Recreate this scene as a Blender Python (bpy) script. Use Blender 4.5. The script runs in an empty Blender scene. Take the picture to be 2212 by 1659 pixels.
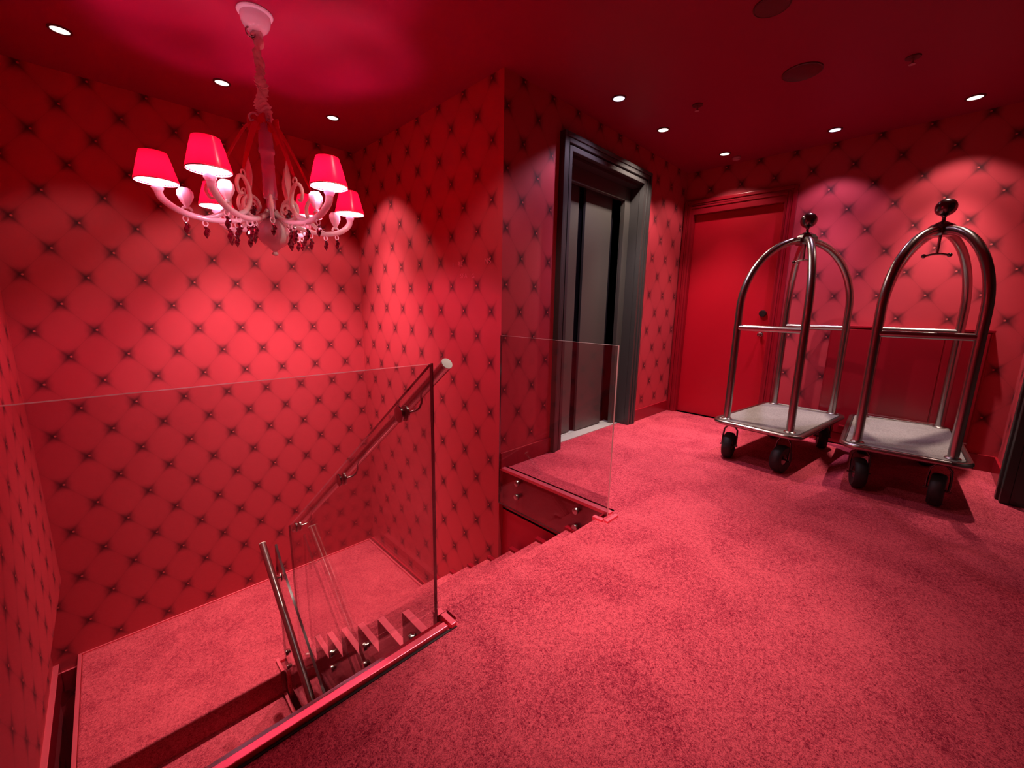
import bpy, bmesh, math, random
from mathutils import Vector, Matrix
random.seed(7)
PI = math.pi
S = bpy.context.scene
COL = S.collection

# ------------------------------------------------------------------ camera
FPX = 881.24
cd = bpy.data.cameras.new('camera')
cd.sensor_fit = 'HORIZONTAL'; cd.sensor_width = 36.0
cd.lens = FPX / 2212.0 * 36.0
cd.clip_start = 0.02
cam = bpy.data.objects.new('camera', cd); COL.objects.link(cam)
CAMH = 1.15
yaw, pitch, roll = map(math.radians, (45.16865, 10.63417, 1.045979))
f0 = Vector((math.cos(yaw), math.sin(yaw), 0)); up = Vector((0, 0, 1)); r0 = f0.cross(up)
fw = f0 * math.cos(pitch) - up * math.sin(pitch); u0 = r0.cross(fw)
rr = r0 * math.cos(roll) + u0 * math.sin(roll); uu = u0 * math.cos(roll) - r0 * math.sin(roll)
M = Matrix((rr, uu, -fw)).transposed().to_4x4(); M.translation = Vector((0, 0, CAMH))
cam.matrix_world = M
S.camera = cam

# ------------------------------------------------------------------ world, exposure
w = bpy.data.worlds.new('world'); S.world = w; w.use_nodes = True
w.node_tree.nodes['Background'].inputs[0].default_value = (0.30, 0.02, 0.05, 1)
w.node_tree.nodes['Background'].inputs[1].default_value = 0.0
vs = S.view_settings
vs.view_transform = 'Standard'; vs.look = 'None'; vs.gamma = 1.0; vs.use_curve_mapping = False
vs.exposure = 0.15

CEIL = 2.58
WARM = (1.0, 0.80, 0.68); COOL = (0.92, 0.72, 1.0)
# each downlight: x, y, narrow beam watts, wide spill watts, colour, spill cone degrees
DOWN = [
    (0.013, 3.526, 4, 20, WARM, 88), (0.739, 3.521, 400, 58, WARM, 88), (1.454, 3.50, 360, 68, WARM, 88),
    (2.703, 1.725, 55, 28, COOL, 114), (3.387, 1.73, 170, 84, WARM, 114),
    (4.259, 1.55, 90, 20, WARM, 116), (4.297, 0.744, 78, 18, COOL, 98), (4.299, 0.0, 185, 24, WARM, 96),
]
# two more downlights of the same ceiling outside the frame: above the foyer, above the stair head
HIDDEN = [(1.60, 0.92, 270, 2, WARM, 92), (1.25, 1.50, 26, 30, WARM, 118)]
NARROW = 62
CHAND_W = 17.0
CHAND_COL = (1.0, 0.34, 0.50)

# ------------------------------------------------------------------ materials
MATS = {}
def newmat(name):
    m = bpy.data.materials.new(name); m.use_nodes = True
    MATS[name] = m
    return m, m.node_tree, m.node_tree.nodes['Principled BSDF']
def pmat(name, col, rough=0.5, metal=0.0, coat=0.0, emis=None, es=0.0, bump=None, spec=0.5):
    m, nt, b = newmat(name)
    b.inputs['Base Color'].default_value = (*col, 1)
    b.inputs['Roughness'].default_value = rough
    b.inputs['Metallic'].default_value = metal
    b.inputs['Specular IOR Level'].default_value = spec
    if coat: b.inputs['Coat Weight'].default_value = coat; b.inputs['Coat Roughness'].default_value = 0.08
    if emis: b.inputs['Emission Color'].default_value = (*emis, 1); b.inputs['Emission Strength'].default_value = es
    if bump:
        sc, st, di = bump
        tc = nt.nodes.new('ShaderNodeNewGeometry')
        n = nt.nodes.new('ShaderNodeTexNoise'); n.inputs['Scale'].default_value = sc; n.inputs['Detail'].default_value = 4
        nt.links.new(tc.outputs['Position'], n.inputs['Vector'])
        bp = nt.nodes.new('ShaderNodeBump'); bp.inputs['Strength'].default_value = st; bp.inputs['Distance'].default_value = di
        nt.links.new(n.outputs['Fac'], bp.inputs['Height']); nt.links.new(bp.outputs['Normal'], b.inputs['Normal'])
    return m

class NB:
    """small node building helper"""
    def __init__(s, nt): s.nt = nt
    def m(s, op, a, b=None, c=None, clamp=False):
        n = s.nt.nodes.new('ShaderNodeMath'); n.operation = op; n.use_clamp = clamp
        for i, v in enumerate((a, b, c)):
            if v is None: continue
            if isinstance(v, (int, float)): n.inputs[i].default_value = v
            else: s.nt.links.new(v, n.inputs[i])
        return n.outputs[0]

WALLCOL = (0.50, 0.038, 0.062)
def tufted(name, axis, u_0, du, plain_beyond=None, zmin=None):
    """printed capitonne wallpaper: buttons on a staggered lattice, diagonal creases"""
    m, nt, b = newmat(name); N = NB(nt); L = nt.links
    g = nt.nodes.new('ShaderNodeNewGeometry'); sp = nt.nodes.new('ShaderNodeSeparateXYZ')
    L.new(g.outputs['Position'], sp.inputs[0])
    u = sp.outputs[axis]; z = sp.outputs[2]
    dz = 0.36
    # gentle hand drawn irregularity
    no = nt.nodes.new('ShaderNodeTexNoise'); no.inputs['Scale'].default_value = 2.2; no.inputs['Detail'].default_value = 1
    L.new(g.outputs['Position'], no.inputs['Vector'])
    wob = N.m('MULTIPLY', N.m('SUBTRACT', no.outputs['Fac'], 0.5), 0.05)
    U = N.m('ADD', N.m('DIVIDE', N.m('SUBTRACT', u, u_0), du), wob)
    V = N.m('SUBTRACT', N.m('DIVIDE', N.m('SUBTRACT', z, 2.56), dz), wob)
    def wrapd(x, off):  # signed distance to the nearest integer + off
        a = N.m('ADD', x, 0.5 - off); return N.m('SUBTRACT', N.m('SUBTRACT', a, N.m('FLOOR', a)), 0.5)
    def dist(ox, oy, sx=0.0):
        a = N.m('MULTIPLY', N.m('SUBTRACT', wrapd(U, ox), sx / du), du); c = N.m('MULTIPLY', wrapd(V, oy), dz)
        return N.m('SQRT', N.m('ADD', N.m('MULTIPLY', a, a), N.m('MULTIPLY', c, c)))
    d = N.m('MINIMUM', dist(0, 0), dist(0.5, 0.5))
    dd = N.m('MINIMUM', dist(0, 0, 0.010), dist(0.5, 0.5, 0.010))
    e = N.m('MINIMUM', N.m('ABSOLUTE', wrapd(N.m('ADD', U, V), 0)), N.m('ABSOLUTE', wrapd(N.m('SUBTRACT', U, V), 0)))
    e = N.m('MULTIPLY', e, 0.226)
    def ramp(x, lo, hi):  # 1 at lo, 0 at hi
        r = nt.nodes.new('ShaderNodeMapRange'); r.interpolation_type = 'SMOOTHSTEP'
        r.inputs['From Min'].default_value = lo; r.inputs['From Max'].default_value = hi
        r.inputs['To Min'].default_value = 1; r.inputs['To Max'].default_value = 0
        L.new(x, r.inputs['Value']); return r.outputs[0]
    blob = ramp(d, 0.004, 0.066)
    star = N.m('MULTIPLY', ramp(e, 0.0, 0.018), ramp(d, 0.01, 0.10))
    line = N.m('MULTIPLY', ramp(e, 0.0, 0.0035), 0.14)
    soft = N.m('MULTIPLY', ramp(e, 0.0, 0.045), 0.05)
    core = ramp(d, 0.004, 0.020)
    k = N.m('MULTIPLY', N.m('SUBTRACT', 1.0, N.m('MULTIPLY', blob, 0.62)), N.m('SUBTRACT', 1.0, N.m('MULTIPLY', star, 0.50)))
    k = N.m('MULTIPLY', k, N.m('SUBTRACT', 1.0, N.m('ADD', line, soft)))
    k = N.m('MULTIPLY', k, N.m('SUBTRACT', 1.0, N.m('MULTIPLY', core, 0.6)))
    if plain_beyond is not None:
        # paper starts after a plain corner strip
        lo, hi = plain_beyond
        inside = N.m('MULTIPLY', N.m('GREATER_THAN', u, lo), N.m('LESS_THAN', u, hi))
        k = N.m('ADD', N.m('MULTIPLY', k, inside), N.m('SUBTRACT', 1.0, inside))
    mix = nt.nodes.new('ShaderNodeMix'); mix.data_type = 'RGBA'
    mix.inputs[6].default_value = (0.035, 0.004, 0.010, 1); mix.inputs[7].default_value = (*WALLCOL, 1)
    L.new(k, mix.inputs[0])
    dot = nt.nodes.new('ShaderNodeMix'); dot.data_type = 'RGBA'
    dotf = ramp(dd, 0.004, 0.0085)
    if plain_beyond is not None: dotf = N.m('MULTIPLY', dotf, inside)
    L.new(dotf, dot.inputs[0]); L.new(mix.outputs[2], dot.inputs[6]); dot.inputs[7].default_value = (0.62, 0.09, 0.10, 1)
    L.new(dot.outputs[2], b.inputs['Base Color'])
    b.inputs['Roughness'].default_value = 0.62; b.inputs['Specular IOR Level'].default_value = 0.28
    return m

def carpet(name, c1, c2, sc=185.0, patch=True):
    m, nt, b = newmat(name); L = nt.links; N = NB(nt)
    g = nt.nodes.new('ShaderNodeNewGeometry')
    n1 = nt.nodes.new('ShaderNodeTexNoise'); n1.inputs['Scale'].default_value = sc; n1.inputs['Detail'].default_value = 5; n1.inputs['Roughness'].default_value = 0.65
    n1.inputs['Distortion'].default_value = 1.2
    L.new(g.outputs['Position'], n1.inputs['Vector'])
    n2 = nt.nodes.new('ShaderNodeTexNoise'); n2.inputs['Scale'].default_value = 3.0; n2.inputs['Detail'].default_value = 5; n2.inputs['Distortion'].default_value = 0.8; n2.inputs['Roughness'].default_value = 0.6
    L.new(g.outputs['Position'], n2.inputs['Vector'])
    n3 = nt.nodes.new('ShaderNodeTexNoise'); n3.inputs['Scale'].default_value = sc * 0.28; n3.inputs['Detail'].default_value = 3
    L.new(g.outputs['Position'], n3.inputs['Vector'])
    a = N.m('MULTIPLY', N.m('SUBTRACT', n1.outputs['Fac'], 0.5), 4.4)
    c = N.m('MULTIPLY', N.m('SUBTRACT', n2.outputs['Fac'], 0.5), 1.2)
    d = N.m('MULTIPLY', N.m('SUBTRACT', n3.outputs['Fac'], 0.5), 1.1)
    s = N.m('ADD', N.m('ADD', N.m('ADD', a, c), d), 0.58, clamp=True)
    mix = nt.nodes.new('ShaderNodeMix'); mix.data_type = 'RGBA'
    mix.inputs[6].default_value = (*c1, 1); mix.inputs[7].default_value = (*c2, 1)
    L.new(s, mix.inputs[0]); L.new(mix.outputs[2], b.inputs['Base Color'])
    b.inputs['Roughness'].default_value = 0.95; b.inputs['Specular IOR Level'].default_value = 0.1
    b.inputs['Sheen Weight'].default_value = 0.05; b.inputs['Sheen Tint'].default_value = (1.0, 0.35, 0.42, 1); b.inputs['Sheen Roughness'].default_value = 0.5
    bp = nt.nodes.new('ShaderNodeBump'); bp.inputs['Strength'].default_value = 0.6; bp.inputs['Distance'].default_value = 0.004
    L.new(n1.outputs['Fac'], bp.inputs['Height']); L.new(bp.outputs['Normal'], b.inputs['Normal'])
    return m

def glassmat(name, tint):
    m = bpy.data.materials.new(name); m.use_nodes = True; nt = m.node_tree; nt.nodes.clear(); MATS[name] = m
    o = nt.nodes.new('ShaderNodeOutputMaterial'); t = nt.nodes.new('ShaderNodeBsdfTransparent'); g = nt.nodes.new('ShaderNodeBsdfGlossy')
    t.inputs[0].default_value = (*tint, 1); g.inputs['Roughness'].default_value = 0.015; g.inputs[0].default_value = (1, 1, 1, 1)
    # Schlick reflectance, the same from either side of the pane
    N = NB(nt); ge = nt.nodes.new('ShaderNodeNewGeometry'); dp = nt.nodes.new('ShaderNodeVectorMath'); dp.operation = 'DOT_PRODUCT'
    nt.links.new(ge.outputs['Incoming'], dp.inputs[0]); nt.links.new(ge.outputs['Normal'], dp.inputs[1])
    fr = N.m('ADD', 0.045, N.m('MULTIPLY', N.m('POWER', N.m('SUBTRACT', 1.0, N.m('ABSOLUTE', dp.outputs['Value'])), 5.0), 0.955), clamp=True)
    mx = nt.nodes.new('ShaderNodeMixShader')
    nt.links.new(fr, mx.inputs[0]); nt.links.new(t.outputs[0], mx.inputs[1]); nt.links.new(g.outputs[0], mx.inputs[2])
    nt.links.new(mx.outputs[0], o.inputs[0])
    return m

tufted('paper_back', 0, 0.68, 0.2935)
tufted('paper_stair', 1, 2.135, 0.2945, plain_beyond=(2.075, 9))
tufted('paper_lift', 0, 2.081, 0.288)
tufted('paper_door', 1, 1.056, 0.289)
tufted('paper_left', 1, 0.1, 0.29)
tufted('paper_return', 0, 4.45, 0.29)
pmat('ceiling_paint', (0.29, 0.004, 0.044), 0.5, spec=0.3)
pmat('red_gloss', (0.26, 0.005, 0.015), 0.24, spec=0.5)
pmat('red_satin', (0.36, 0.006, 0.017), 0.36, spec=0.45)
pmat('door_paint', (0.44, 0.004, 0.018), 0.30, spec=0.5)
pmat('red_wall_plain', (0.50, 0.010, 0.04), 0.5)
pmat('red_trim', (1.0, 0.16, 0.24), 0.36, metal=0.65)
pmat('gap_shade_black', (0.012, 0.001, 0.004), 0.6)
carpet('carpet', (0.20, 0.006, 0.026), (0.70, 0.090, 0.128))
pmat('lift_paint', (0.042, 0.040, 0.041), 0.36, spec=0.5)
pmat('lift_leaf', (0.085, 0.078, 0.074), 0.40, metal=0.35)
pmat('lift_gap', (0.006, 0.005, 0.008), 0.35)
pmat('sill_metal', (0.72, 0.70, 0.68), 0.35, metal=0.4)
pmat('steel_brushed', (0.80, 0.76, 0.72), 0.5, metal=0.6)
pmat('steel', (0.46, 0.43, 0.42), 0.22, metal=1.0)
pmat('cart_steel', (0.42, 0.37, 0.36), 0.27, metal=1.0)
pmat('steel_dark', (0.20, 0.16, 0.16), 0.22, metal=1.0)
pmat('rubber', (0.012, 0.011, 0.012), 0.6)
carpet('deck_carpet', (0.16, 0.14, 0.135), (0.30, 0.27, 0.26), sc=220.0)
pmat('white_glass', (0.95, 0.84, 0.88), 0.12, coat=0.4)
pmat('white_glass_lilac_lit', (0.70, 0.55, 0.80), 0.15, coat=0.5)  # lilac tint paints in the purple light falling on the white glass column
pmat('fabric_sleeve', (0.88, 0.62, 0.64), 0.75)
pmat('crystal_red', (0.10, 0.003, 0.010), 0.05, coat=1.0, spec=1.0)
pmat('shade_lining', (0.92, 0.80, 0.82), 0.7)
pmat('black_plastic', (0.010, 0.010, 0.011), 0.25)
pmat('ceiling_fitting', (0.10, 0.003, 0.010), 0.5)
pmat('fitting_pale', (0.45, 0.18, 0.22), 0.5)
pmat('lettering', (0.70, 0.10, 0.16), 0.3)
pmat('lamp_lens', (1, 1, 1), 0.5, emis=(1.0, 0.88, 0.80), es=1.3)
pmat('lamp_lens_cool', (1, 1, 1), 0.5, emis=(0.80, 0.80, 1.0), es=1.3)
pmat('bulb_glow', (1, 1, 1), 0.5, emis=(1.0, 0.80, 0.80), es=9)
for _n in ('white_glass', 'white_glass_lilac_lit'):
    _b = MATS[_n].node_tree.nodes['Principled BSDF']
    _b.inputs['Subsurface Weight'].default_value = 0.75; _b.inputs['Subsurface Radius'].default_value = (1.0, 0.75, 0.8); _b.inputs['Subsurface Scale'].default_value = 0.05
glassmat('glass', (0.935, 0.925, 0.925))
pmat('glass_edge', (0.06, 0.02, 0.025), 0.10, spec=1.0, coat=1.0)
pmat('glass_edge_lit', (0.95, 0.62, 0.64), 0.25, spec=1.0, coat=1.0)  # pale copy of the glass edge, painting in the light its rim catches

def shade_material():
    m = bpy.data.materials.new('shade_fabric'); m.use_nodes = True; nt = m.node_tree; nt.nodes.clear(); MATS['shade_fabric'] = m
    o = nt.nodes.new('ShaderNodeOutputMaterial'); t = nt.nodes.new('ShaderNodeBsdfTranslucent'); p = nt.nodes.new('ShaderNodeBsdfPrincipled')
    t.inputs[0].default_value = (1.0, 0.006, 0.045, 1)
    p.inputs['Base Color'].default_value = (0.85, 0.010, 0.045, 1); p.inputs['Roughness'].default_value = 0.22; p.inputs['Specular IOR Level'].default_value = 0.9
    mx = nt.nodes.new('ShaderNodeMixShader'); mx.inputs[0].default_value = 0.6
    nt.links.new(p.outputs[0], mx.inputs[1]); nt.links.new(t.outputs[0], mx.inputs[2]); nt.links.new(mx.outputs[0], o.inputs[0])
shade_material()
def lining_material():
    m = bpy.data.materials.new('lining_fabric'); m.use_nodes = True; nt = m.node_tree; nt.nodes.clear(); MATS['lining_fabric'] = m
    o = nt.nodes.new('ShaderNodeOutputMaterial'); t = nt.nodes.new('ShaderNodeBsdfTranslucent'); p = nt.nodes.new('ShaderNodeBsdfDiffuse')
    t.inputs[0].default_value = (0.95, 0.8, 0.82, 1); p.inputs[0].default_value = (0.92, 0.78, 0.80, 1)
    mx = nt.nodes.new('ShaderNodeMixShader'); mx.inputs[0].default_value = 0.6
    nt.links.new(p.outputs[0], mx.inputs[1]); nt.links.new(t.outputs[0], mx.inputs[2]); nt.links.new(mx.outputs[0], o.inputs[0])
lining_material()
def ribbon_material():
    m = bpy.data.materials.new('ribbon'); m.use_nodes = True; nt = m.node_tree; nt.nodes.clear(); MATS['ribbon'] = m
    o = nt.nodes.new('ShaderNodeOutputMaterial'); t = nt.nodes.new('ShaderNodeBsdfTranslucent'); p = nt.nodes.new('ShaderNodeBsdfPrincipled')
    t.inputs[0].default_value = (0.60, 0.004, 0.05, 1)
    p.inputs['Base Color'].default_value = (0.60, 0.004, 0.05, 1); p.inputs['Roughness'].default_value = 0.4
    mx = nt.nodes.new('ShaderNodeMixShader'); mx.inputs[0].default_value = 0.35
    nt.links.new(p.outputs[0], mx.inputs[1]); nt.links.new(t.outputs[0], mx.inputs[2]); nt.links.new(mx.outputs[0], o.inputs[0])
ribbon_material()

# ------------------------------------------------------------------ mesh building
class MB:
    def __init__(s): s.v = []; s.f = []; s.mi = []
    def add(s, vs_, fs, mi=0):
        n = len(s.v); s.v += [tuple(p) for p in vs_]
        for f in fs: s.f.append([n + i for i in f]); s.mi.append(mi)
        return s
    def box(s, a, b, mi=0):
        (x0, y0, z0), (x1, y1, z1) = [min(p, q) for p, q in zip(a, b)], [max(p, q) for p, q in zip(a, b)]
        return s.add([(x0,y0,z0),(x1,y0,z0),(x1,y1,z0),(x0,y1,z0),(x0,y0,z1),(x1,y0,z1),(x1,y1,z1),(x0,y1,z1)],
              [(0,3,2,1),(4,5,6,7),(0,1,5,4),(1,2,6,5),(2,3,7,6),(3,0,4,7)], mi)
    def quad(s, *p, mi=0): return s.add(p, [tuple(range(len(p)))], mi)
    def prism(s, poly, axis, a, b, mi=0):
        """polygon in the two other axes (in order), extruded along axis"""
        def P(p, t):
            q = list(p); q.insert(axis, t); return tuple(q)
        n = len(poly)
        vs_ = [P(p, a) for p in poly] + [P(p, b) for p in poly]
        fs = [tuple(range(n))[::-1], tuple(range(n, 2*n))] + [(i, (i+1) % n, n + (i+1) % n, n + i) for i in range(n)]
        return s.add(vs_, fs, mi)
    def tube(s, pts, rad, seg=12, mi=0, caps=True, closed=False):
        pts = [Vector(p) for p in pts]; n = len(pts)
        rads = rad if isinstance(rad, (list, tuple)) else [rad] * n
        ref = None; base = len(s.v)
        for i, p in enumerate(pts):
            if closed: t = (pts[(i+1) % n] - pts[i-1]).normalized()
            else: t = (pts[min(i+1, n-1)] - pts[max(i-1, 0)]).normalized()
            if ref is None:
                ref = t.cross(Vector((0, 0, 1)));
                if ref.length < 1e-3: ref = t.cross(Vector((1, 0, 0)))
                ref.normalize()
            ref = (ref - t * ref.dot(t)).normalized(); b_ = t.cross(ref)
            for k in range(seg):
                a = 2*PI*k/seg; s.v.append(tuple(p + (ref*math.cos(a) + b_*math.sin(a)) * rads[i]))
        m_ = n if closed else n - 1
        for i in range(m_):
            j = (i+1) % n
            for k in range(seg):
                k2 = (k+1) % seg
                s.f.append([base+i*seg+k, base+i*seg+k2, base+j*seg+k2, base+j*seg+k]); s.mi.append(mi)
        if caps and not closed:
            s.f.append([base+k for k in range(seg)][::-1]); s.mi.append(mi)
            s.f.append([base+(n-1)*seg+k for k in range(seg)]); s.mi.append(mi)
        return s
    def lathe(s, prof, c=(0, 0, 0), seg=32, mi=0, ax=None, mod=None, cap=True):
        """prof [(r, h)], turned about z (or the direction ax) through c"""
        base = len(s.v); n = len(prof); c = Vector(c)
        q = Vector((0, 0, 1)).rotation_difference(Vector(ax)) if ax is not None else None
        for i, (r, h) in enumerate(prof):
            for k in range(seg):
                a = 2*PI*k/seg; R = r * (mod(k, i) if mod else 1)
                p = Vector((R*math.cos(a), R*math.sin(a), h))
                if q: p = q @ p
                s.v.append(tuple(p + c))
        for i in range(n-1):
            for k in range(seg):
                k2 = (k+1) % seg
                s.f.append([base+i*seg+k, base+i*seg+k2, base+(i+1)*seg+k2, base+(i+1)*seg+k]); s.mi.append(mi)
        if cap:
            if prof[0][0] > 1e-5: s.f.append([base+k for k in range(seg)][::-1]); s.mi.append(mi)
            if prof[-1][0] > 1e-5: s.f.append([base+(n-1)*seg+k for k in range(seg)]); s.mi.append(mi)
        return s
    def sphere(s, c, r, seg=20, mi=0, sz=1.0, ax=None):
        n = max(8, seg//2)
        return s.lathe([(max(1e-4, r*math.sin(PI*i/n)), -r*sz*math.cos(PI*i/n)) for i in range(n+1)], c, seg, mi, ax)
    def build(s, name, mats, parent=None, smooth=False, bevel=0, loc=None, seg=2, angle=40):
        me = bpy.data.meshes.new(name); me.from_pydata(s.v, [], s.f)
        mats = mats if isinstance(mats, (list, tuple)) else [mats]
        for m in mats: me.materials.append(MATS[m])
        for p, i in zip(me.polygons, s.mi): p.material_index = i; p.use_smooth = smooth
        bm = bmesh.new(); bm.from_mesh(me)
        bmesh.ops.remove_doubles(bm, verts=bm.verts, dist=1e-6)
        bmesh.ops.recalc_face_normals(bm, faces=bm.faces)
        if smooth:
            for e in bm.edges:
                if len(e.link_faces) == 2 and e.calc_face_angle(0) > math.radians(angle): e.smooth = False
        bm.to_mesh(me); bm.free()
        o = bpy.data.objects.new(name, me); COL.objects.link(o)
        if parent is not None: o.parent = parent
        if loc: o.location = loc
        if bevel:
            b = o.modifiers.new('bevel', 'BEVEL'); b.width = bevel; b.segments = seg; b.limit_method = 'ANGLE'; b.angle_limit = math.radians(35)
            b.harden_normals = False
        return o

def cap_tops(o, m):  # brighter material on upward faces, painting in the light from above
    o.data.materials.append(MATS[m])
    for p in o.data.polygons:
        if p.normal.z > 0.7: p.material_index = len(o.data.materials) - 1
    return o

def thing(name, label, cat, loc=(0, 0, 0), rz=0.0, group=None):
    o = bpy.data.objects.new(name, None); COL.objects.link(o); o.empty_display_size = 0.1
    o.location = loc; o.rotation_euler = (0, 0, rz); o['label'] = label; o['category'] = cat
    if group: o['group'] = group
    return o
def tag(o, label, cat, group=None):
    o['label'] = label; o['category'] = cat
    if group: o['group'] = group
    return o
def struct(o):
    o['kind'] = 'structure'; return o
def dup(o, parent=None):
    c = o.copy(); COL.objects.link(c); c.parent = parent
    for ch in list(o.children): dup(ch, c)
    return c

# ------------------------------------------------------------------ setting
LOW = -3.0
XW = 1.905            # wall right of the stair
YB = 4.13             # back wall of the stairwell
YE = 2.03             # lift wall
XD = 4.60             # wall with the red door
XL = -0.44            # left wall
YR = -0.50            # return wall on the right
RISE, RUN, Y0 = 0.184, 0.241, 1.15
X0S, X1S = 0.80, 1.87 # upper flight
ZL = -RISE * 8        # landing
YN = 2.93             # first nosing of the lower flight

# floor: three slabs joined in one mesh around the stair opening
fl = MB()
fl.prism([(XL-.1, -2.6), (XD, -2.6), (XD, 2.20), (1.945, 2.20), (1.945, 1.125), (1.86, 1.125), (1.86, Y0), (0.81, Y0), (0.81, 1.085), (XL-.1, 1.085)], 2, -0.32, 0)
struct(fl.build('floor', 'carpet'))
struct(MB().box((XL-.2, -2.7, CEIL), (XD+.2, YB+.2, CEIL+.1)).build('ceiling', 'ceiling_paint'))
struct(MB().box((XL-.3, YB, LOW), (XW+.1, YB+.1, CEIL)).build('wall_back', 'paper_back'))
struct(MB().box((XW, YE, LOW), (XW+.08, YB, CEIL)).build('wall_stair', 'paper_stair'))
# lift wall with the doorway hole
lw = MB()
lw.box((XW+.0801, YE, -.32), (2.50, YE+.08, CEIL)); lw.box((3.70, YE, -.32), (XD+.08, YE+.08, CEIL)); lw.box((2.50, YE, 2.33), (3.70, YE+.08, CEIL))
lw.box((XW, YE-.0005, -.32), (XW+.0801, YE+.0, CEIL))
struct(lw.build('wall_lift', 'paper_lift'))
dw = MB()
dw.box((XD, 2.03+.08, -.32), (XD+.08, 2.0, CEIL)); dw.box((XD, 2.0, 2.2), (XD+.08, 1.05, CEIL)); dw.box((XD, 1.05, -.32), (XD+.08, YR-.1, CEIL))
struct(dw.build('wall_door', 'paper_door'))
# left wall, set back below the upper floor
lwall = MB()
lwall.prism([(XL, CEIL), (XL, -0.84), (-0.56, -1.36), (-0.575, LOW), (XL-.2, LOW), (XL-.2, CEIL)], 1, -2.6, YB)
struct(lwall.build('wall_left', 'paper_left'))
rw = MB()
rw.box((3.93, YR-.1, -.32), (XD, YR, CEIL)); rw.box((2.35, YR-.1, -.32), (2.66, YR, CEIL)); rw.box((2.66, YR-.1, 2.30), (3.93, YR, CEIL)); rw.box((2.35, -2.6, -.32), (2.45, YR-.1, CEIL))
struct(rw.build('wall_right', 'paper_return'))
struct(MB().box((XL, -2.7, -.32), (2.45, -2.6, CEIL)).build('wall_rear', 'paper_return'))
# plain panel face below the side balustrade, and the hidden side of the stair shaft
sf = MB(); sf.box((1.945, 1.13, LOW), (1.985, YE, 0.0)); sf.box((0.79, 0.90, LOW), (1.985, 1.0, -.32))
struct(sf.build('wall_shaft', 'red_wall_plain'))
struct(MB().box((1.938, 1.14, -0.30), (1.9449, YE-.001, -0.002)).build('trim_1', 'red_gloss'))
struct(MB().box((XL-.2, 0.9, LOW-.1), (2.0, YB+.1, LOW)).build('floor', 'carpet'))

# baseboards
def skirt(name, a, b, mat='red_gloss', top='red_satin'): cap_tops(struct(MB().box(a, b).build(name, mat, bevel=0.004)), top)
H = 0.122
skirt('baseboard_lift', (XW+.004, YE-.016, 0), (2.455, YE-.0006, H))
skirt('baseboard_lift', (3.752, YE-.016, 0), (XD-.03, YE, H))
skirt('baseboard_door', (XD-.016, YR, 0), (XD, 0.995, H))
skirt('baseboard_right', (3.93, YR, 0), (XD-.016, YR+.016, H))
skirt('baseboard_left', (-0.575, 1.3, ZL-.16), (-0.530, YB-.001, ZL-.01), 'red_gloss', 'red_trim')
skirt('baseboard_back', (-0.53, YB-.018, ZL-.24), (-0.437, YB-.001, ZL-.08), 'red_gloss', 'red_trim')

# floor trims around the opening: bright lacquered strips with a black strip painting in the shade of a gap
def strip(a, b, name='trim_2', mat='red_trim'): struct(MB().box(a, b).build(name, mat, bevel=0.002))
strip((XL, 1.061, -.01), (0.752, 1.087, 0.020), 'trim_2')
strip((0.763, 1.055, -.01), (0.787, 1.125, 0.020), 'trim_3')
struct(MB().box((XL, 1.052, -.01), (0.787, 1.0605, 0.003)).build('trim_4', 'gap_shade_black'))
struct(MB().box((XL, 1.104, -.34), (0.80, 1.122, -.004)).build('trim_4', 'red_gloss'))
strip((1.912, 1.120, -.01), (1.950, YE-.002, 0.012), 'trim_5')
strip((1.825, 1.075, -.01), (1.935, 1.098, 0.012), 'trim_6')
strip((1.812, 1.106, -.01), (1.838, 1.168, 0.012), 'trim_7')

# ------------------------------------------------------------------ staircase
def nos(k): return (Y0 + RUN*k, -RISE*k)
t = thing('staircase', 'carpeted red staircase flight going down from the foyer between the glass panels', 'staircase', (0, 0, 0))
for k in range(1, 8):
    y0, _ = nos(k-1); y1, z1 = nos(k)
    st = MB(); st.box((X0S, y0-.02, z1-RISE-.02), (X1S, y1, z1))
    st.build('step', 'carpet', t, bevel=0.014, seg=3)
def skirt_profile(o, zbot):
    p = [(Y0 + .0, 0.0 - .004)]
    for k in range(0, 8):
        y, z = nos(k); yy = y + o
        if k == 0: p.append((yy, -.004))
        else: p.append((yy, z + o))
        p.append((yy, z - RISE + o))
    p[-1] = (nos(7)[0] + o, ZL + o)
    p += [(nos(7)[0] + .12, ZL + o), (nos(7)[0] + .12, zbot), (Y0, zbot)]
    return p
MB().prism(skirt_profile(0.010, -2.2), 0, 1.8705, 1.9035).build('skirting', 'red_gloss', t)
cap_tops(MB().prism(skirt_profile(0.030, LOW+.02), 0, 0.768, 0.7995).build('stringer', 'red_gloss', t), 'red_trim')
# landing: its own floor slab with lacquered edge strips
ld = MB(); ld.prism([(-0.412, YN), (0.640, YN), (0.640, 2.86), (1.846, 2.86), (1.846, YB-.012), (-0.412, YB-.012)], 2, ZL-.22, ZL)
struct(ld.build('floor', 'carpet', bevel=0.012, seg=3))
strip((-0.434, 1.3, ZL-.03), (-0.413, YB-.001, ZL+.006), 'trim_8')
strip((-0.412, YB-.012, ZL-.03), (1.862, YB-.001, ZL+.006), 'trim_9')
strip((1.847, 2.98, ZL-.03), (1.862, YB-.012, ZL+.006), 'trim_10')
skirt('baseboard_stair', (1.885, 2.97, ZL-.2), (1.9045, YB-.001, ZL+.01), 'red_satin')
t = thing('staircase', 'lower carpeted red staircase flight turning back from the landing under the foyer', 'staircase', (0, 0, 0))
for k in range(1, 8):
    y1 = YN - RUN*(k-1); z1 = ZL - RISE*k
    st = MB(); st.box((-0.412, y1 - RUN, z1-RISE-.02), (0.61, y1+.02, z1)); st.build('step', 'carpet', t, bevel=0.014, seg=3)
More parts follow.
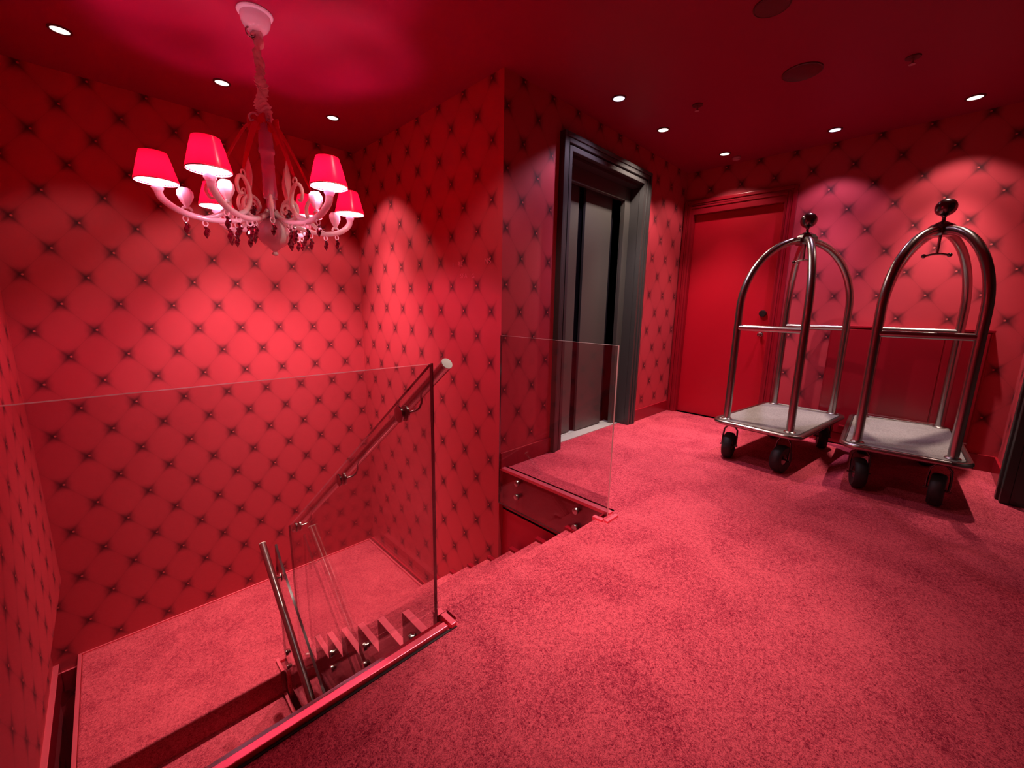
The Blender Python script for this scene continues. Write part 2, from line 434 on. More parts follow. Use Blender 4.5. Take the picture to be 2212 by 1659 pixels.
def low_profile(o):
    p = [(3.05, ZL-.3), (3.05, ZL + o)]
    for k in range(0, 7):
        y = YN - RUN*k - o; z = ZL - RISE*k
        p += [(y, z + o), (y, z - RISE + o)]
    p += [(p[-1][0], LOW+.02), (3.05, LOW+.02)]
    return p
cap_tops(MB().prism(low_profile(0.022), 0, 0.6105, 0.630).build('stringer', 'red_gloss', t), 'red_trim')
cap_tops(MB().prism(low_profile(0.022), 0, 0.690, 0.712).build('stringer', 'red_gloss', t), 'red_trim')
MB().box((0.6301, 3.015, ZL-.05), (0.6899, 3.05, ZL+.02)).build('stringer_cap', 'red_trim', t)

# ------------------------------------------------------------------ glass balustrades
def slab(name, poly, axis, a, b, parent, lit=()):
    """glass pane: big faces clear, rim faces polished edge"""
    m = MB(); n = len(poly)
    def P(p, t_): q = list(p); q.insert(axis, t_); return tuple(q)
    m.add([P(p, a) for p in poly], [tuple(range(n))], 0); m.add([P(p, b) for p in poly], [tuple(range(n))], 0)
    for i in range(n):
        j = (i+1) % n
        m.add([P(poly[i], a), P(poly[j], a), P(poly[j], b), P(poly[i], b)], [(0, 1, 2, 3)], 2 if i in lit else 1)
    return m.build(name, ['glass', 'glass_edge', 'glass_edge_lit'], parent)
def standoff(p, ax, parent, ln=0.035, r=0.021, side=1):
    v = Vector(ax) * side
    MB().lathe([(0.0001, -ln), (r*.55, -ln), (r*.55, 0.0), (r, 0.0), (r, 0.012), (r*.9, 0.016), (0.0001, 0.017)], p, 20, 0, v).build('standoff', 'steel', parent, smooth=True)
GT = 0.963
t = thing('glass_balustrade', 'long clear glass balustrade panel along the foyer edge above the stairwell', 'glass panel', (0.15, 1.125, 0))
t.location = (0, 0, 0)
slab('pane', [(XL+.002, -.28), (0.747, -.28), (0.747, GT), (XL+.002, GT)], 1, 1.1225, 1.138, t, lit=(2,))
t = thing('glass_balustrade', 'sloping clear glass balustrade panel beside the handrail of the upper stair flight', 'glass panel')
zt = lambda y: 0.963 - 0.747*(y-1.14)
# upper rake pane
slab('pane', [(1.141, GT), (2.945, zt(2.945)), (2.945, zt(2.945)-1.36), (1.141, -.42)], 0, 0.7485, 0.762, t)
for (y, z) in ((1.312, -.197), (1.312, -.32), (1.772, -.549), (1.775, -.662), (2.26, -.932), (2.264, -1.043), (2.76, -1.30), (2.76, -1.42)):
    standoff((0.7480, y, z), (-1, 0, 0), t, ln=0.024)
t = thing('glass_balustrade', 'square clear glass balustrade panel at the stair head in front of the lift', 'glass panel')
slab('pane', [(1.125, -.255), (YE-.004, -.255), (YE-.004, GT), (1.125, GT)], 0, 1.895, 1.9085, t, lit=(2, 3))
for (y, z) in ((1.835, -.040), (1.835, -.140), (1.335, -.050), (1.335, -.157)):
    standoff((1.8945, y, z), (-1, 0, 0), t, ln=0.043)
t = thing('glass_balustrade', 'sloping glass balustrade panel beside the lower stair handrail', 'glass panel')
zl = lambda y: -0.475 - 0.763*(2.955-y)
slab('pane', [(2.955, -.70), (2.93, -.475), (2.86, zl(2.86)), (1.5, zl(1.5)), (1.5, zl(1.5)-1.2), (2.955, -1.62)], 0, 0.650, 0.664, t)
for (y, z) in ((2.86, -1.28), (2.86, -1.40), (2.35, -1.66), (2.35, -1.78)):
    standoff((0.6495, y, z), (-1, 0, 0), t, ln=0.018)

# ------------------------------------------------------------------ handrails
def handrail(label, x, p0, p1, brackets, gx, r=0.0215):
    t = thing('handrail', label, 'handrail')
    a, b = Vector((x, *p0)), Vector((x, *p1)); d = (b-a).normalized()
    MB().tube([a, b], r, 24, caps=False).build('rail', 'steel', t, smooth=True)
    for e, s_ in ((a, -1), (b, 1)):
        MB().lathe([(r, -.001), (r*1.02, .002), (r*.96, .004), (0.0001, .0045)], e, 24, 0, d*s_).build('end_cap', 'steel_brushed', t, smooth=True)
    for f_ in brackets:
        c = a.lerp(b, f_); s_ = 1 if gx > x else -1
        lo = c + Vector((0, 0, -0.075)); g = Vector((gx, lo.y, lo.z))
        mb = MB().tube([c + Vector((0, 0, -r*.8)), c + Vector((0, 0, -.045)), c + Vector((s_*.012, 0, -.066)), lo + Vector((s_*.03, 0, 0)), g], 0.0052, 10)
        bk = mb.build('bracket', 'steel', t, smooth=True)
        MB().lathe([(0.031, 0), (0.031, .007), (0.025, .011), (.0001, .011)], g - Vector((s_*.0115, 0, 0)), 24, 0, Vector((s_, 0, 0))).build('rosette', 'steel', bk, smooth=True)
        MB().lathe([(0.031, 0), (0.031, .006), (0.014, .010), (.0001, .010)], g + Vector((s_*.0145, 0, 0)), 24, 0, Vector((s_, 0, 0))).build('rosette', 'steel', bk, smooth=True)
    return t
X = 0.845
handrail('brushed steel handrail descending beside the upper stair flight, round end cap showing', X,
         (1.180, 0.949), (3.16, -0.534), (0.085, 0.40, 0.80), 0.763)
handrail('steel handrail of the lower stair flight behind the long glass panel', 0.590,
         (2.983, -0.468), (1.55, -1.566), (0.11, 0.75), 0.649)

# ------------------------------------------------------------------ lift doorway
t = thing('elevator_doorway', 'dark grey elevator doorway with stepped moulded surround beside the stairwell', 'elevator', (3.1, YE, 0))
t.location = (0, 0, 0)
sur = MB()
XA, XB, ZT = 2.455, 3.752, 2.385
def ushape(mb, x0, x1, z1, wd, y0, y1, mi=0):
    mb.box((x0, y0, 0), (x0+wd, y1, z1), mi); mb.box((x1-wd, y0, 0), (x1, y1, z1), mi); mb.box((x0+wd, y0, z1-wd), (x1-wd, y1, z1), mi)
ushape(sur, XA, XB, ZT, 0.030, YE-.048, YE+.01)
ushape(sur, XA+.030, XB-.030, ZT-.030, 0.034, YE-.040, YE+.01)
ushape(sur, XA+.064, XB-.064, ZT-.064, 0.014, YE-.022, YE+.01)
ushape(sur, XA+.078, XB-.078, ZT-.078, 0.034, YE-.034, YE+.01)
sur.build('surround', 'lift_paint', t, bevel=0.004)
rv = MB()   # reveal lining
rv.box((2.545, YE+.0101, 0), (2.567, 2.17, 2.273)); rv.box((3.640, YE+.0101, 0), (3.662, 2.17, 2.273)); rv.box((2.567, YE+.0101, 2.251), (3.640, 2.17, 2.273))
rv.build('reveal', 'lift_paint', t)
jb = MB()
jb.box((2.567, 2.13, 0), (2.69, 2.17, 2.2505)); jb.box((3.545, 2.13, 0), (3.640, 2.17, 2.2505)); jb.box((2.69, 2.13, 2.135), (3.545, 2.17, 2.2505))
jb.build('inner_frame', 'lift_leaf', t, bevel=0.003)
MB().box((2.69, 2.235, 0.012), (2.985, 2.26, 2.16)).build('door_leaf', 'lift_leaf', t, bevel=0.002)
MB().box((3.055, 2.215, 0.012), (3.465, 2.24, 2.16)).build('door_leaf', 'lift_leaf', t, bevel=0.002)
MB().box((2.69, 2.262, 0.0), (3.56, 2.28, 2.17)).build('shaft_panel', 'lift_gap', t)
MB().box((2.66, 2.1705, 2.16), (3.60, 2.28, 2.20)).build('head_box', 'lift_gap', t)
sl = MB(); sl.box((2.60, 2.10, -.01), (3.62, 2.205, 0.008)); sl.box((2.60, 2.212, -.01), (3.62, 2.26, 0.006)); sl.build('sill', 'sill_metal', t)

# ------------------------------------------------------------------ red door
d = bpy.data.objects.new('door_1', None); COL.objects.link(d); d['kind'] = 'structure'
cs = MB()
for (o0, o1, th) in ((0.0, 0.030, .034), (0.030, 0.052, .024), (0.052, 0.075, .030)):
    cs.box((XD-th, 2.018-o1, 0), (XD+.01, 2.018-o0, 2.285-o0)); cs.box((XD-th, 0.998+o0, 0), (XD+.01, 0.998+o1, 2.285-o0)); cs.box((XD-th, 0.998+o1, 2.285-o1), (XD+.01, 2.018-o1, 2.285-o0))
cs.build('door_casing', 'red_gloss', d, bevel=0.004)
MB().box((XD-.02, 1.9428, 0), (XD+.06, 1.9428-.02, 2.2095)).box((XD-.02, 1.0732, 0), (XD+.06, 1.0932, 2.2095)).box((XD-.02, 1.0932, 2.150), (XD+.06, 1.9228, 2.2095)).build('door_jamb', 'red_gloss', d)
lf = MB().box((XD+.038, 1.0935, 0.006), (XD+.078, 1.9225, 2.1495)).build('door_leaf', 'door_paint', d, bevel=0.002)
MB().lathe([(0.0001, 0), (0.030, 0), (0.032, .004), (0.032, .030), (0.029, .034), (0.0001, .034)], (XD+.038, 1.165, 1.135), 28, 0, (-1, 0, 0)).build('card_reader', 'black_plastic', lf, smooth=True)
kb = MB().lathe([(0.0001, 0), (0.024, 0), (0.024, .006), (0.009, .008), (0.009, .035), (0.016, .040), (0.020, .052), (0.014, .062), (0.0001, .064)], (XD+.038, 1.165, 0.93), 24, 0, (-1, 0, 0))
kb.build('door_knob', 'steel', lf, smooth=True)
# dark doorway on the return wall
d = bpy.data.objects.new('door_2', None); COL.objects.link(d); d['kind'] = 'structure'
fr = MB()
ushape(fr, 2.62, 3.97, 2.385, 0.05, YR-.01, YR+.045); ushape(fr, 2.67, 3.92, 2.335, 0.06, YR-.01, YR+.032)
fr.build('door_casing', 'lift_paint', d, bevel=0.004)
MB().box((2.67, YR-.16, 0), (3.92, YR-.13, 2.30)).build('door_leaf', 'lift_leaf', d)
MB().box((2.66, YR-.16, 0), (2.73, YR-.01, 2.3)).box((3.86, YR-.16, 0), (3.93, YR-.01, 2.3)).build('door_jamb', 'lift_paint', d)

# ------------------------------------------------------------------ red cabinet behind the carts
t = thing('low_cabinet', 'low glossy dark red cabinet standing against the wall behind the luggage carts', 'cabinet')
MB().box((4.535, -0.335, 0.012), (XD-.017, 0.600, 1.030)).build('body', 'red_gloss', t, bevel=0.004)
MB().box((4.526, -0.345, 1.0305), (XD-.001, 0.610, 1.050)).build('top', 'red_gloss', t, bevel=0.003)
for (a, b) in ((-0.325, -0.110), (-0.102, 0.470), (0.478, 0.590)):
    dd = MB().box((4.527, a, 0.110), (4.5345, b, 1.020)).build('door', 'red_gloss', t, bevel=0.003)
    MB().box((4.522, a+.035, 0.165), (4.5265, b-.035, 0.180)).build('moulding', 'red_gloss', dd, bevel=0.003)

MB().tube([(4.5345, -0.300, 0.20), (4.505, -0.300, 0.20), (4.497, -0.290, 0.20)], 0.011, 12).tube([(4.500, -0.325, 0.205), (4.498, -0.255, 0.198)], 0.007, 10).build('door_handle', 'steel', t, smooth=True)
# ------------------------------------------------------------------ luggage carts
def make_cart(label):
    t = thing('luggage_cart', label, 'luggage cart', group='birdcage luggage carts')
    L_, W_, R_ = 1.075, 0.585, 0.085
    def rr_(l, w_, r, n=8):
        p = []
        for cx_, cy_, a0 in ((l/2-r, w_/2-r, 0), (-l/2+r, w_/2-r, 90), (-l/2+r, -w_/2+r, 180), (l/2-r, -w_/2+r, 270)):
            for i in range(n+1):
                a = math.radians(a0 + 90*i/n); p.append((cx_ + r*math.cos(a), cy_ + r*math.sin(a)))
        return p
    MB().prism(rr_(L_, W_, R_), 2, 0.274, 0.300).build('deck', 'steel_dark', t, bevel=0.004)
    MB().prism(rr_(L_-.035, W_-.035, R_-.015), 2, 0.3001, 0.310).build('deck_carpet', 'deck_carpet', t)
    MB().tube([(x, y, 0.294) for x, y in rr_(L_+.006, W_+.006, R_+.003)], 0.0175, 12, closed=True).build('bumper', 'cart_steel', t, smooth=True)
    PX, PY, ZS, ZT_ = 0.465, 0.220, 1.17, 1.690
    for sx, sy in ((-1, 1), (-1, -1), (1, -1), (1, 1)):
        pts = [(sx*PX, sy*PY, 0.305), (sx*PX, sy*PY, 0.8), (sx*PX, sy*PY, ZS)]
        for i in range(1, 17):
            a = PI/2*i/16; k = math.cos(a)
            k = max(k, 0.0); pts.append((sx*PX*k, sy*PY*k, ZS + (ZT_-ZS)*math.sin(a)))
        pts[-1] = (sx*PX*.04, sy*PY*.04, ZT_)
        MB().tube(pts, 0.0255, 18).build('arched_post', 'cart_steel', t, smooth=True)
        MB().lathe([(0.038, 0), (0.038, .006), (0.030, .012), (0.0256, .013)], (sx*PX, sy*PY, 0.3101), 20, cap=False).build('post_collar', 'cart_steel', t, smooth=True)
    for sx in (-1, 1):
        MB().tube([(sx*PX, -PY, 1.030), (sx*PX, PY, 1.030)], 0.0215, 16).build('crossbar', 'cart_steel', t, smooth=True)
    MB().lathe([(0.060, -.034), (0.074, -.022), (0.076, .014), (0.058, .036), (0.024, .055), (0.0001, .056)], (0, 0, ZT_), 8).build('hub', 'steel_dark', t, bevel=0.002)
    MB().lathe([(0.014, 0), (0.010, .012), (0.009, .030), (0.016, .040), (0.0001, .041)], (0, 0, ZT_+.052), 16).build('finial_stem', 'steel_dark', t, smooth=True)
    MB().sphere((0, 0, 1.833), 0.054, 32).build('finial_ball', 'steel_dark', t, smooth=True)
    hk = MB().tube([(0, 0, ZT_-.03), (0, 0, ZT_-.145)], 0.008, 12)
    hk.tube([(0, -.055, 1.535), (0, -.02, 1.545), (0, .02, 1.545), (0, .055, 1.535)], 0.007, 12)
    hb = hk.build('garment_hook', 'cart_steel', t, smooth=True)
    for y in (-.06, .06): MB().sphere((0, y, 1.535), 0.0135, 16).build('hook_knob', 'steel_dark', hb, smooth=True)
    for i, (sx, sy, ang) in enumerate(((-1, 1, 12), (-1, -1, -8), (1, -1, 20), (1, 1, -14))):
        cx_, cy_ = sx*.455, sy*.185; a = math.radians(ang)
        R = 0.102
        fk = MB()
        for s_ in (-1, 1):
            fk.tube([(0, s_*.050, R), (0.01, s_*.050, .17), (0.02, s_*.046, .225), (0.02, s_*.025, .252), (0.02, 0, .262)], 0.0065, 10)
        fk.tube([(0, -.062, R), (0, .062, R)], 0.007, 12)
        fk.lathe([(0.026, 0.256), (0.030, .262), (0.030, .2739)], (0.02, 0, 0), 18)
        e = fk.build('caster', 'steel_dark', t, smooth=True)
        e.location = (cx_, cy_, 0); e.rotation_euler = (0, 0, a)
        MB().lathe([(0.040, -.026), (0.070, -.030), (0.088, -.034), (0.098, -.026), (R, -.010), (R, .010), (0.098, .026), (0.088, .034), (0.070, .030), (0.040, .026)], (0, 0, R), 36, 0, (0, 1, 0), cap=False).build('tyre', 'rubber', e, smooth=True)
        MB().lathe([(0.010, -.030), (0.041, -.024), (0.041, .024), (0.010, .030)], (0, 0, R), 24, 0, (0, 1, 0)).build('wheel_hub', 'steel_dark', e, smooth=True)
    return t
c1 = make_cart('brushed metal birdcage luggage cart nearer the red door, white carpeted deck fully lit')
c1.location = (3.865, 0.748, 0); c1.rotation_euler = (0, 0, math.radians(-7))
c2 = dup(c1); c2['label'] = 'brushed metal birdcage luggage cart farther from the red door, shadow across its deck'
c2.location = (3.949, 0.030, 0); c2.rotation_euler = (0, 0, math.radians(3))

# ------------------------------------------------------------------ ceiling fittings
base = thing('downlight', '', 'downlight', group='recessed ceiling downlights')
MB().lathe([(0.050, 0.0), (0.050, -.004), (0.040, -.006), (0.0385, -.003), (0.0385, 0.0)], (0, 0, 0), 36, cap=False).build('rim', 'ceiling_fitting', base, smooth=True)
ln_ = MB().lathe([(0.0385, -.0030), (0.0001, -.0035)], (0, 0, 0), 36, cap=False).build('lens', 'lamp_lens', base, smooth=True)
LBL = ['leftmost ceiling downlight over the stairwell back wall', 'ceiling downlight over the stairwell just left of the chandelier cord',
       'ceiling downlight over the stairwell just right of the chandelier', 'bluish ceiling downlight above left half of the elevator doorway',
       'warm ceiling downlight above right half of the elevator doorway', 'ceiling downlight above the red door',
       'bluish ceiling downlight above the wall between red door and low cabinet', 'ceiling downlight at far right above the farther luggage cart']
def spot(x, y, narrow, wide, col, size, z=CEIL-.012, beam=NARROW):
    for pw, sz, bl in ((narrow, beam, 1.0), (wide, size, 0.4)):
        l = bpy.data.lights.new('downlight_spot', 'SPOT'); l.energy = pw; l.color = col; l.spot_size = math.radians(sz); l.spot_blend = bl
        l.shadow_soft_size = 0.025
        o = bpy.data.objects.new('downlight_spot', l); COL.objects.link(o); o.location = (x, y, z)
for i, (x, y, nw, wd, col, size) in enumerate(DOWN):
    o = base if i == 0 else dup(base)
    o.location = (x, y, CEIL); o['label'] = LBL[i]
    if col == COOL:
        for ch in o.children:
            if ch.name.startswith('lens'):
                ch.data = ch.data.copy(); ch.data.materials[0] = MATS['lamp_lens_cool']
    spot(x, y, nw, wd, col, size)
for (x, y, nw, wd, col, size) in HIDDEN: spot(x, y, nw, wd, col, size, beam=58)
def disc(x, y, r, label, name, cat, mat, h=.008):
    tag(MB().lathe([(r, 0), (r, -h*.6), (r*.93, -h), (r*.9, -h*.7), (0.0001, -h*.7)], (x, y, CEIL), 36).build(name, mat, smooth=True), label, cat)
disc(3.176, 0.757, 0.105, 'round dark red speaker grille flush in the ceiling above the carts', 'ceiling_speaker', 'speaker', 'ceiling_fitting')
disc(2.431, 0.74, 0.080, 'round dark red speaker grille at the top edge of the ceiling', 'ceiling_speaker', 'speaker', 'ceiling_fitting')
def sprinkler(x, y, label, mat):
    t = thing('sprinkler_head', label, 'sprinkler', (x, y, CEIL))
    MB().lathe([(0.036, 0), (0.034, -.006), (0.016, -.010), (0.0001, -.010)], (0, 0, 0), 24).build('escutcheon', 'ceiling_fitting', t, smooth=True)
    MB().tube([(0, 0, -.010), (0, 0, -.034)], 0.006, 10).lathe([(0.014, -.034), (0.016, -.038), (0.0001, -.038)], (0, 0, 0), 16).build('nozzle', mat, t, smooth=True)
sprinkler(3.165, 1.373, 'small sprinkler head in the ceiling in front of the elevator doorway', 'fitting_pale')
sprinkler(3.424, 0.279, 'small sprinkler head in the ceiling above the far luggage cart', 'fitting_pale')
t = thing('smoke_detector', 'small pale smoke detector on the ceiling beside the red door downlight', 'smoke detector', (4.42, 1.50, CEIL))
MB().lathe([(0.036, 0), (0.038, -.010), (0.030, -.024), (0.0001, -.026)], (0, 0, 0), 24).build('housing', 'fitting_pale', t, smooth=True)

# ------------------------------------------------------------------ wall lettering
t = thing('wall_sign', 'faint raised red lettering on the tufted wall right of the stairs', 'sign')
def text(body, y, z, size, name='lettering'):
    cu = bpy.data.curves.new(name, 'FONT'); cu.body = body; cu.size = size; cu.extrude = 0.001; cu.space_character = 1.1
    o = bpy.data.objects.new(name, cu); COL.objects.link(o); cu.materials.append(MATS['lettering'])
    o.matrix_world = Matrix(((0, 0, -1, XW-.0015), (-1, 0, 0, y), (0, 1, 0, z), (0, 0, 0, 1)))
    dg = bpy.context.evaluated_depsgraph_get(); me = bpy.data.meshes.new_from_object(o.evaluated_get(dg))
    o2 = bpy.data.objects.new(name, me); COL.objects.link(o2); o2.matrix_world = o.matrix_world.copy(); bpy.data.objects.remove(o)
    o2.parent = t
    return o2
text('1', 2.575, 1.437, 0.048); text('RE', 2.505, 1.437, 0.052); text('NS', 2.205, 1.440, 0.052)
text('SPA', 2.475, 1.355, 0.046); text('G', 2.345, 1.350, 0.046)

# ------------------------------------------------------------------ chandelier
CX, CY = 0.718, 2.600
t = thing('chandelier', 'white glass chandelier with six pleated red shades and red drops above the stairwell', 'chandelier', (CX, CY, 0))
can = MB().lathe([(0.078, CEIL), (0.081, CEIL-.006), (0.077, CEIL-.013), (0.067, CEIL-.016), (0.068, CEIL-.030), (0.063, CEIL-.052), (0.052, CEIL-.072), (0.036, CEIL-.086), (0.0001, CEIL-.092)], (0, 0, 0), 40).build('canopy', 'white_glass', t, smooth=True)
MB().tube([(-.030+.020*math.cos(a), -.010, 2.478+.022*math.sin(a)) for a in [2*PI*i/20 for i in range(20)]], 0.004, 8, closed=True) \
    .tube([(-.012+.014*math.cos(a), .006+.010*math.cos(a), 2.470+.018*math.sin(a)) for a in [2*PI*i/16 for i in range(16)]], 0.004, 8, closed=True).build('chain_link', 'steel', t, smooth=True)
# gathered fabric sleeve
pts, rads = [], []
for i in range(61):
    f_ = i/60; z = 2.492 - f_*(2.492-2.105)
    g = max(0, (f_-.42)/.58)
    r = 0.019 + 0.010*g + (0.0035 + .004*g)*math.sin(f_*(60+60*g)) + 0.003*math.sin(f_*23)
    if f_ < .06: r += .010*(1-f_/.06)
    pts.append((0.006*math.sin(f_*21), 0.006*math.cos(f_*17), z)); rads.append(r)
sv = MB().tube(pts, rads, 28)
vv = []
for (x, y, z) in sv.v:
    a = math.atan2(y, x); k = 1 + .16*math.sin(3*a + z*55) + .06*math.sin(7*a - z*90)
    vv.append((x*k, y*k, z + .008*math.sin(2*a + z*40)))
sv.v = vv
sv.build('chain_sleeve', 'fabric_sleeve', t, smooth=True, angle=80)
colp = [(0.0001, 2.115), (0.016, 2.112), (0.020, 2.095), (0.014, 2.085), (0.026, 2.070), (0.030, 2.040), (0.034, 1.985), (0.034, 1.955), (0.038, 1.950), (0.039, 1.940), (0.038, 1.930), (0.0325, 1.925),
        (0.031, 1.88), (0.0335, 1.872), (0.0335, 1.866), (0.031, 1.860), (0.0315, 1.80), (0.034, 1.745), (0.036, 1.725), (0.032, 1.715), (0.034, 1.706), (0.022, 1.698), (0.022, 1.652), (0.026, 1.640), (0.020, 1.628), (0.030, 1.618), (0.034, 1.606), (0.020, 1.600), (0.0001, 1.598)]
MB().lathe(colp, (0, 0, 0), 36).build('column', 'white_glass_lilac_lit', t, smooth=True, angle=50)
bp_ = [(0.0001, 1.601), (0.030, 1.600), (0.040, 1.594)] + [(0.078*math.sin(a), 1.522+.078*math.cos(a)) for a in [math.radians(q) for q in range(40, 158, 9)]] + [(0.022, 1.440), (0.012, 1.434), (0.010, 1.428), (0.015, 1.422), (0.015, 1.412), (0.0001, 1.405)]
MB().lathe(bp_, (0, 0, 0), 40, mod=lambda k, i: 1 + (.012*math.cos(8*2*PI*k/40) if 3 < i < 14 else 0)).build('bowl', 'white_glass', t, smooth=True)
def pol(r, a, z): return Vector((r*math.cos(a), r*math.sin(a), z))
def smooth_path(P, n=6):
    P = [Vector(p) for p in P]; out = []
    for i in range(len(P)-1):
        p0, p1, p2, p3 = P[max(i-1, 0)], P[i], P[i+1], P[min(i+2, len(P)-1)]
        for k in range(n):
            s_ = k/n; out.append(0.5*((2*p1) + (-p0+p2)*s_ + (2*p0-5*p1+4*p2-p3)*s_*s_ + (-p0+3*p1-3*p2+p3)*s_**3))
    out.append(P[-1]); return out
def pendant(parent, p, s_=1.0):
    mb = MB().tube([p + Vector((.011*math.cos(a)*s_, 0.004*math.cos(a), -.014-.013*math.sin(a)*s_)) for a in [2*PI*i/14 for i in range(14)]], 0.0028, 7, closed=True)
    q = p + Vector((0, 0, -.030*s_))
    mb.sphere(q + Vector((0, 0, -.004)), .0075*s_, 6, mi=1)
    mb.lathe([(0.0001, 0), (0.004*s_, -.006*s_), (0.0125*s_, -.026*s_), (0.011*s_, -.034*s_), (0.0001, -.052*s_)], q + Vector((0, 0, -.006)), 6, mi=1)
    mb.lathe([(0.0001, 0), (0.004*s_, -.006*s_), (0.009*s_, -.016*s_), (0.0001, -.030*s_)], q + Vector((.010, .004, -.002)), 5, mi=1)
    mb.build('pendant', ['white_glass', 'crystal_red'], parent, smooth=True, angle=25)
ARMS = [(172, .469), (226, .463), (285, .492), (5, .452), (48, .455), (110, .490)]
ZC = 1.705
bulbs = []
PL = 40
for (deg, R) in ARMS:
    a = math.radians(deg); s_ = R/.47
    path = smooth_path([pol(.018, a, 1.628), pol(.075, a, 1.600), pol(.14, a, 1.574), pol(.24*s_, a, 1.560), pol(.33*s_, a, 1.566), pol(.405*s_, a, 1.590), pol(R-.012, a, 1.632), pol(R, a, 1.672)])
    n = len(path)
    am = MB().tube(path, [0.010 + 0.0075*(i/(n-1)) for i in range(n)], 14).build('arm', 'white_glass', t, smooth=True)
    MB().lathe([(0.0175, -.010), (0.022, 0), (0.0245, .003), (0.0245, .008), (0.021, .010), (0.022, .035), (0.024, .050), (0.0001, .050)], pol(R, a, 1.672), 24).build('candle_cup', 'white_glass', am, smooth=True)
    # pleated shade
    zb, zt_, rb, rt = ZC, ZC+.128, 0.083, 0.052
    def pl_(k, i): return 1 + (0.030 if k % 2 else -0.008)
    o_ = pol(R, a, 0)
    prof = [(rb, zb), (rb*.998, zb+.004), (rb + (rt-rb)*.33, zb+.043), (rb + (rt-rb)*.66, zb+.086), (rt, zt_-.004), (rt*.99, zt_)]
    MB().lathe(prof, (o_.x, o_.y, 0), PL*2, mod=pl_, cap=False).build('lamp_shade', 'shade_fabric', am, smooth=True, angle=80)
    MB().lathe([(rb*1.004, zb-.003), (rb*1.022, zb-.002), (rb*1.022, zb+.002), (rb*1.0, zb+.003)], (o_.x, o_.y, 0), 48, cap=False).build('shade_rim', 'shade_lining', am, smooth=True)
    MB().lathe([(r_-.0025, z_) for r_, z_ in prof[1:-1]], (o_.x, o_.y, 0), 48, cap=False).build('shade_lining', 'lining_fabric', am, smooth=True)
    MB().sphere((o_.x, o_.y, ZC+.075), 0.013, 14, sz=1.7).build('bulb', 'bulb_glow', am, smooth=True)
    bulbs.append((o_.x + CX, o_.y + CY, ZC+.036))
    # scroll rising inside the arm
    sc = smooth_path([pol(.30*s_, a, 1.562), pol(.235, a, 1.590), pol(.192, a, 1.640), pol(.190, a, 1.700), pol(.222, a, 1.745), pol(.262, a, 1.742), pol(.282, a, 1.705), pol(.268, a, 1.668), pol(.245, a, 1.672)])
    n = len(sc); MB().tube(sc, [0.0125 - 0.0055*(i/(n-1)) for i in range(n)], 12).build('scroll', 'white_glass', am, smooth=True)
    MB().tube([pol(.225 + .016*math.cos(q), a, 1.765 + .016*math.sin(q)) for q in [2*PI*i/14 for i in range(14)]], 0.0045, 8, closed=True).build('ring', 'white_glass', am, smooth=True)
    # shell shaped glass ornament standing on the arm
    sh = pol(.368*s_, a, 1.600)
    MB().lathe([(0.010, 0), (0.008, .010), (0.020, .030), (0.031, .058), (0.030, .078), (0.019, .094), (0.0001, .098)], sh, 24, mod=lambda k, i: 1 + .10*math.cos(6*2*PI*k/24)).build('glass_shell', 'white_glass', am, smooth=True)
    MB().tube([pol(.368*s_ + .019*math.cos(q), a, 1.590 + .019*math.sin(q)) for q in [PI*i/8 for i in range(9)]], 0.006, 8).build('leaf_collar', 'white_glass', am, smooth=True)
    for (pr, pz, ps) in ((.300*s_, 1.553, 1.0), (.378*s_, 1.566, 1.0), (.20, 1.556, 1.15), (.165, 1.562, .95)):
        pendant(am, pol(pr, a + random.uniform(-.03, .03), pz), ps)
    # red ribbon from crown to scroll ring
    rb_pts = smooth_path([pol(.035, a, 2.066), pol(.075, a, 2.052), pol(.125, a, 1.975), pol(.180, a, 1.872), pol(.225, a, 1.780)], 8)
    rm = MB(); tang = Vector((-math.sin(a), math.cos(a), 0)); n = len(rb_pts); base_i = 0
    row = []
    for i, p in enumerate(rb_pts):
        f_ = i/(n-1); wv = (0.028*(1 - .82*f_**1.5)) * (0.6 if i < 3 else 1); tw = .35*math.sin(f_*5 + deg)
        dirv = tang*math.cos(tw) + Vector((0, 0, 1))*math.sin(tw)
        row.append([p - dirv*wv, p - dirv*wv*.3 + pol(.006, a, .004), p + dirv*wv*.35 - pol(.004, a, .003), p + dirv*wv])
    for i in range(n-1):
        for k in range(3): rm.quad(row[i][k], row[i][k+1], row[i+1][k+1], row[i+1][k])
    if deg not in (110, 48): rm.build('ribbon', 'ribbon', t, smooth=True, angle=80)
    # between the arms: ring scroll with a tall leaf
    b_ = math.radians({172: 140, 226: 203, 285: 305, 5: 30, 48: 80, 110: 255}[deg])
    lp = smooth_path([pol(.025, b_, 1.640), pol(.060, b_, 1.600), pol(.110, b_, 1.590), pol(.150, b_, 1.615), pol(.155, b_, 1.660), pol(.118, b_, 1.695), pol(.078, b_, 1.680), pol(.066, b_, 1.645), pol(.085, b_, 1.625)])
    n = len(lp); MB().tube(lp, [0.0115 - .005*(i/(n-1)) for i in range(n)], 12).build('scroll', 'white_glass', t, smooth=True)
    base_p = pol(.112, b_, 1.697)
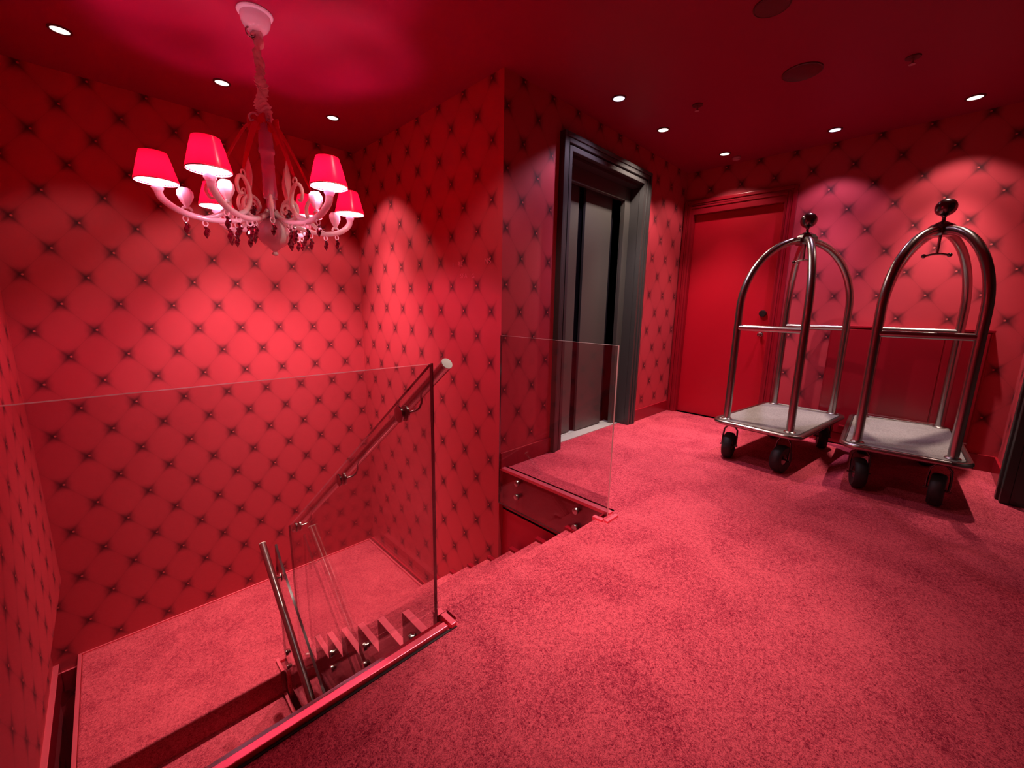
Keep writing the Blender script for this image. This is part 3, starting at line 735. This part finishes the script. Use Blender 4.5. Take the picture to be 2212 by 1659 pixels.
    lv = MB(); nrm = Vector((math.cos(b_), math.sin(b_), 0)); tg = Vector((-math.sin(b_), math.cos(b_), 0)); prof = [(0.006, 0), (0.008, .02), (0.016, .05), (0.024, .085), (0.023, .12), (0.013, .16), (0.004, .188), (0.0005, .195)]
    lv.lathe(prof, (0, 0, 0), 12)
    lv.v = [tuple(base_p + tg*v[0] + nrm*(v[1]*.35) + Vector((0, 0, v[2]))) for v in lv.v]
    if deg != 110: lv.build('leaf', 'white_glass', t, smooth=True)
    for (pr, pz, ps) in ((.13, 1.588, 1.1), (.105, 1.672, .9)):
        pendant(t, pol(pr, b_, pz), ps)
# crown: bow of ribbon loops and little white scrolls
for i in range(5):
    a = 2*PI*i/5 + .4; bw = MB()
    loop = [pol(.022 + .055*math.sin(q)*(1 if q < PI else -.2), a + .5*math.cos(q), 2.062 + .020*math.sin(2*q)) for q in [PI*k/14 for k in range(15)]]
    for k in range(14): bw.quad(loop[k] - Vector((0, 0, .022)), loop[k] + Vector((0, 0, .022)), loop[k+1] + Vector((0, 0, .022)), loop[k+1] - Vector((0, 0, .022)))
    bw.build('bow_loop', 'ribbon', t, smooth=True, angle=80)
tl = MB()
for (p, q) in (((.030, -.030, 2.06), (.045, -.048, 1.975)),):
    tl.quad(Vector(p)+Vector((-.018, -.006, 0)), Vector(p)+Vector((.018, .006, 0)), Vector(q)+Vector((.012, .004, .01)), Vector(q)+Vector((-.010, -.004, -.012)))
tl.build('ribbon', 'ribbon', t)
for i in range(4):
    a = 2*PI*i/4 + .2
    MB().tube(smooth_path([pol(.012, a, 2.09), pol(.045, a, 2.108), pol(.072, a, 2.088), pol(.066, a, 2.066), pol(.052, a, 2.074)]), 0.0055, 10).build('crown_scroll', 'white_glass', t, smooth=True)
for (x, y, z) in bulbs:
    l = bpy.data.lights.new('bulb_light', 'POINT'); l.energy = CHAND_W; l.color = CHAND_COL; l.shadow_soft_size = 0.015
    o = bpy.data.objects.new('bulb_light', l); COL.objects.link(o); o.location = (x, y, z)
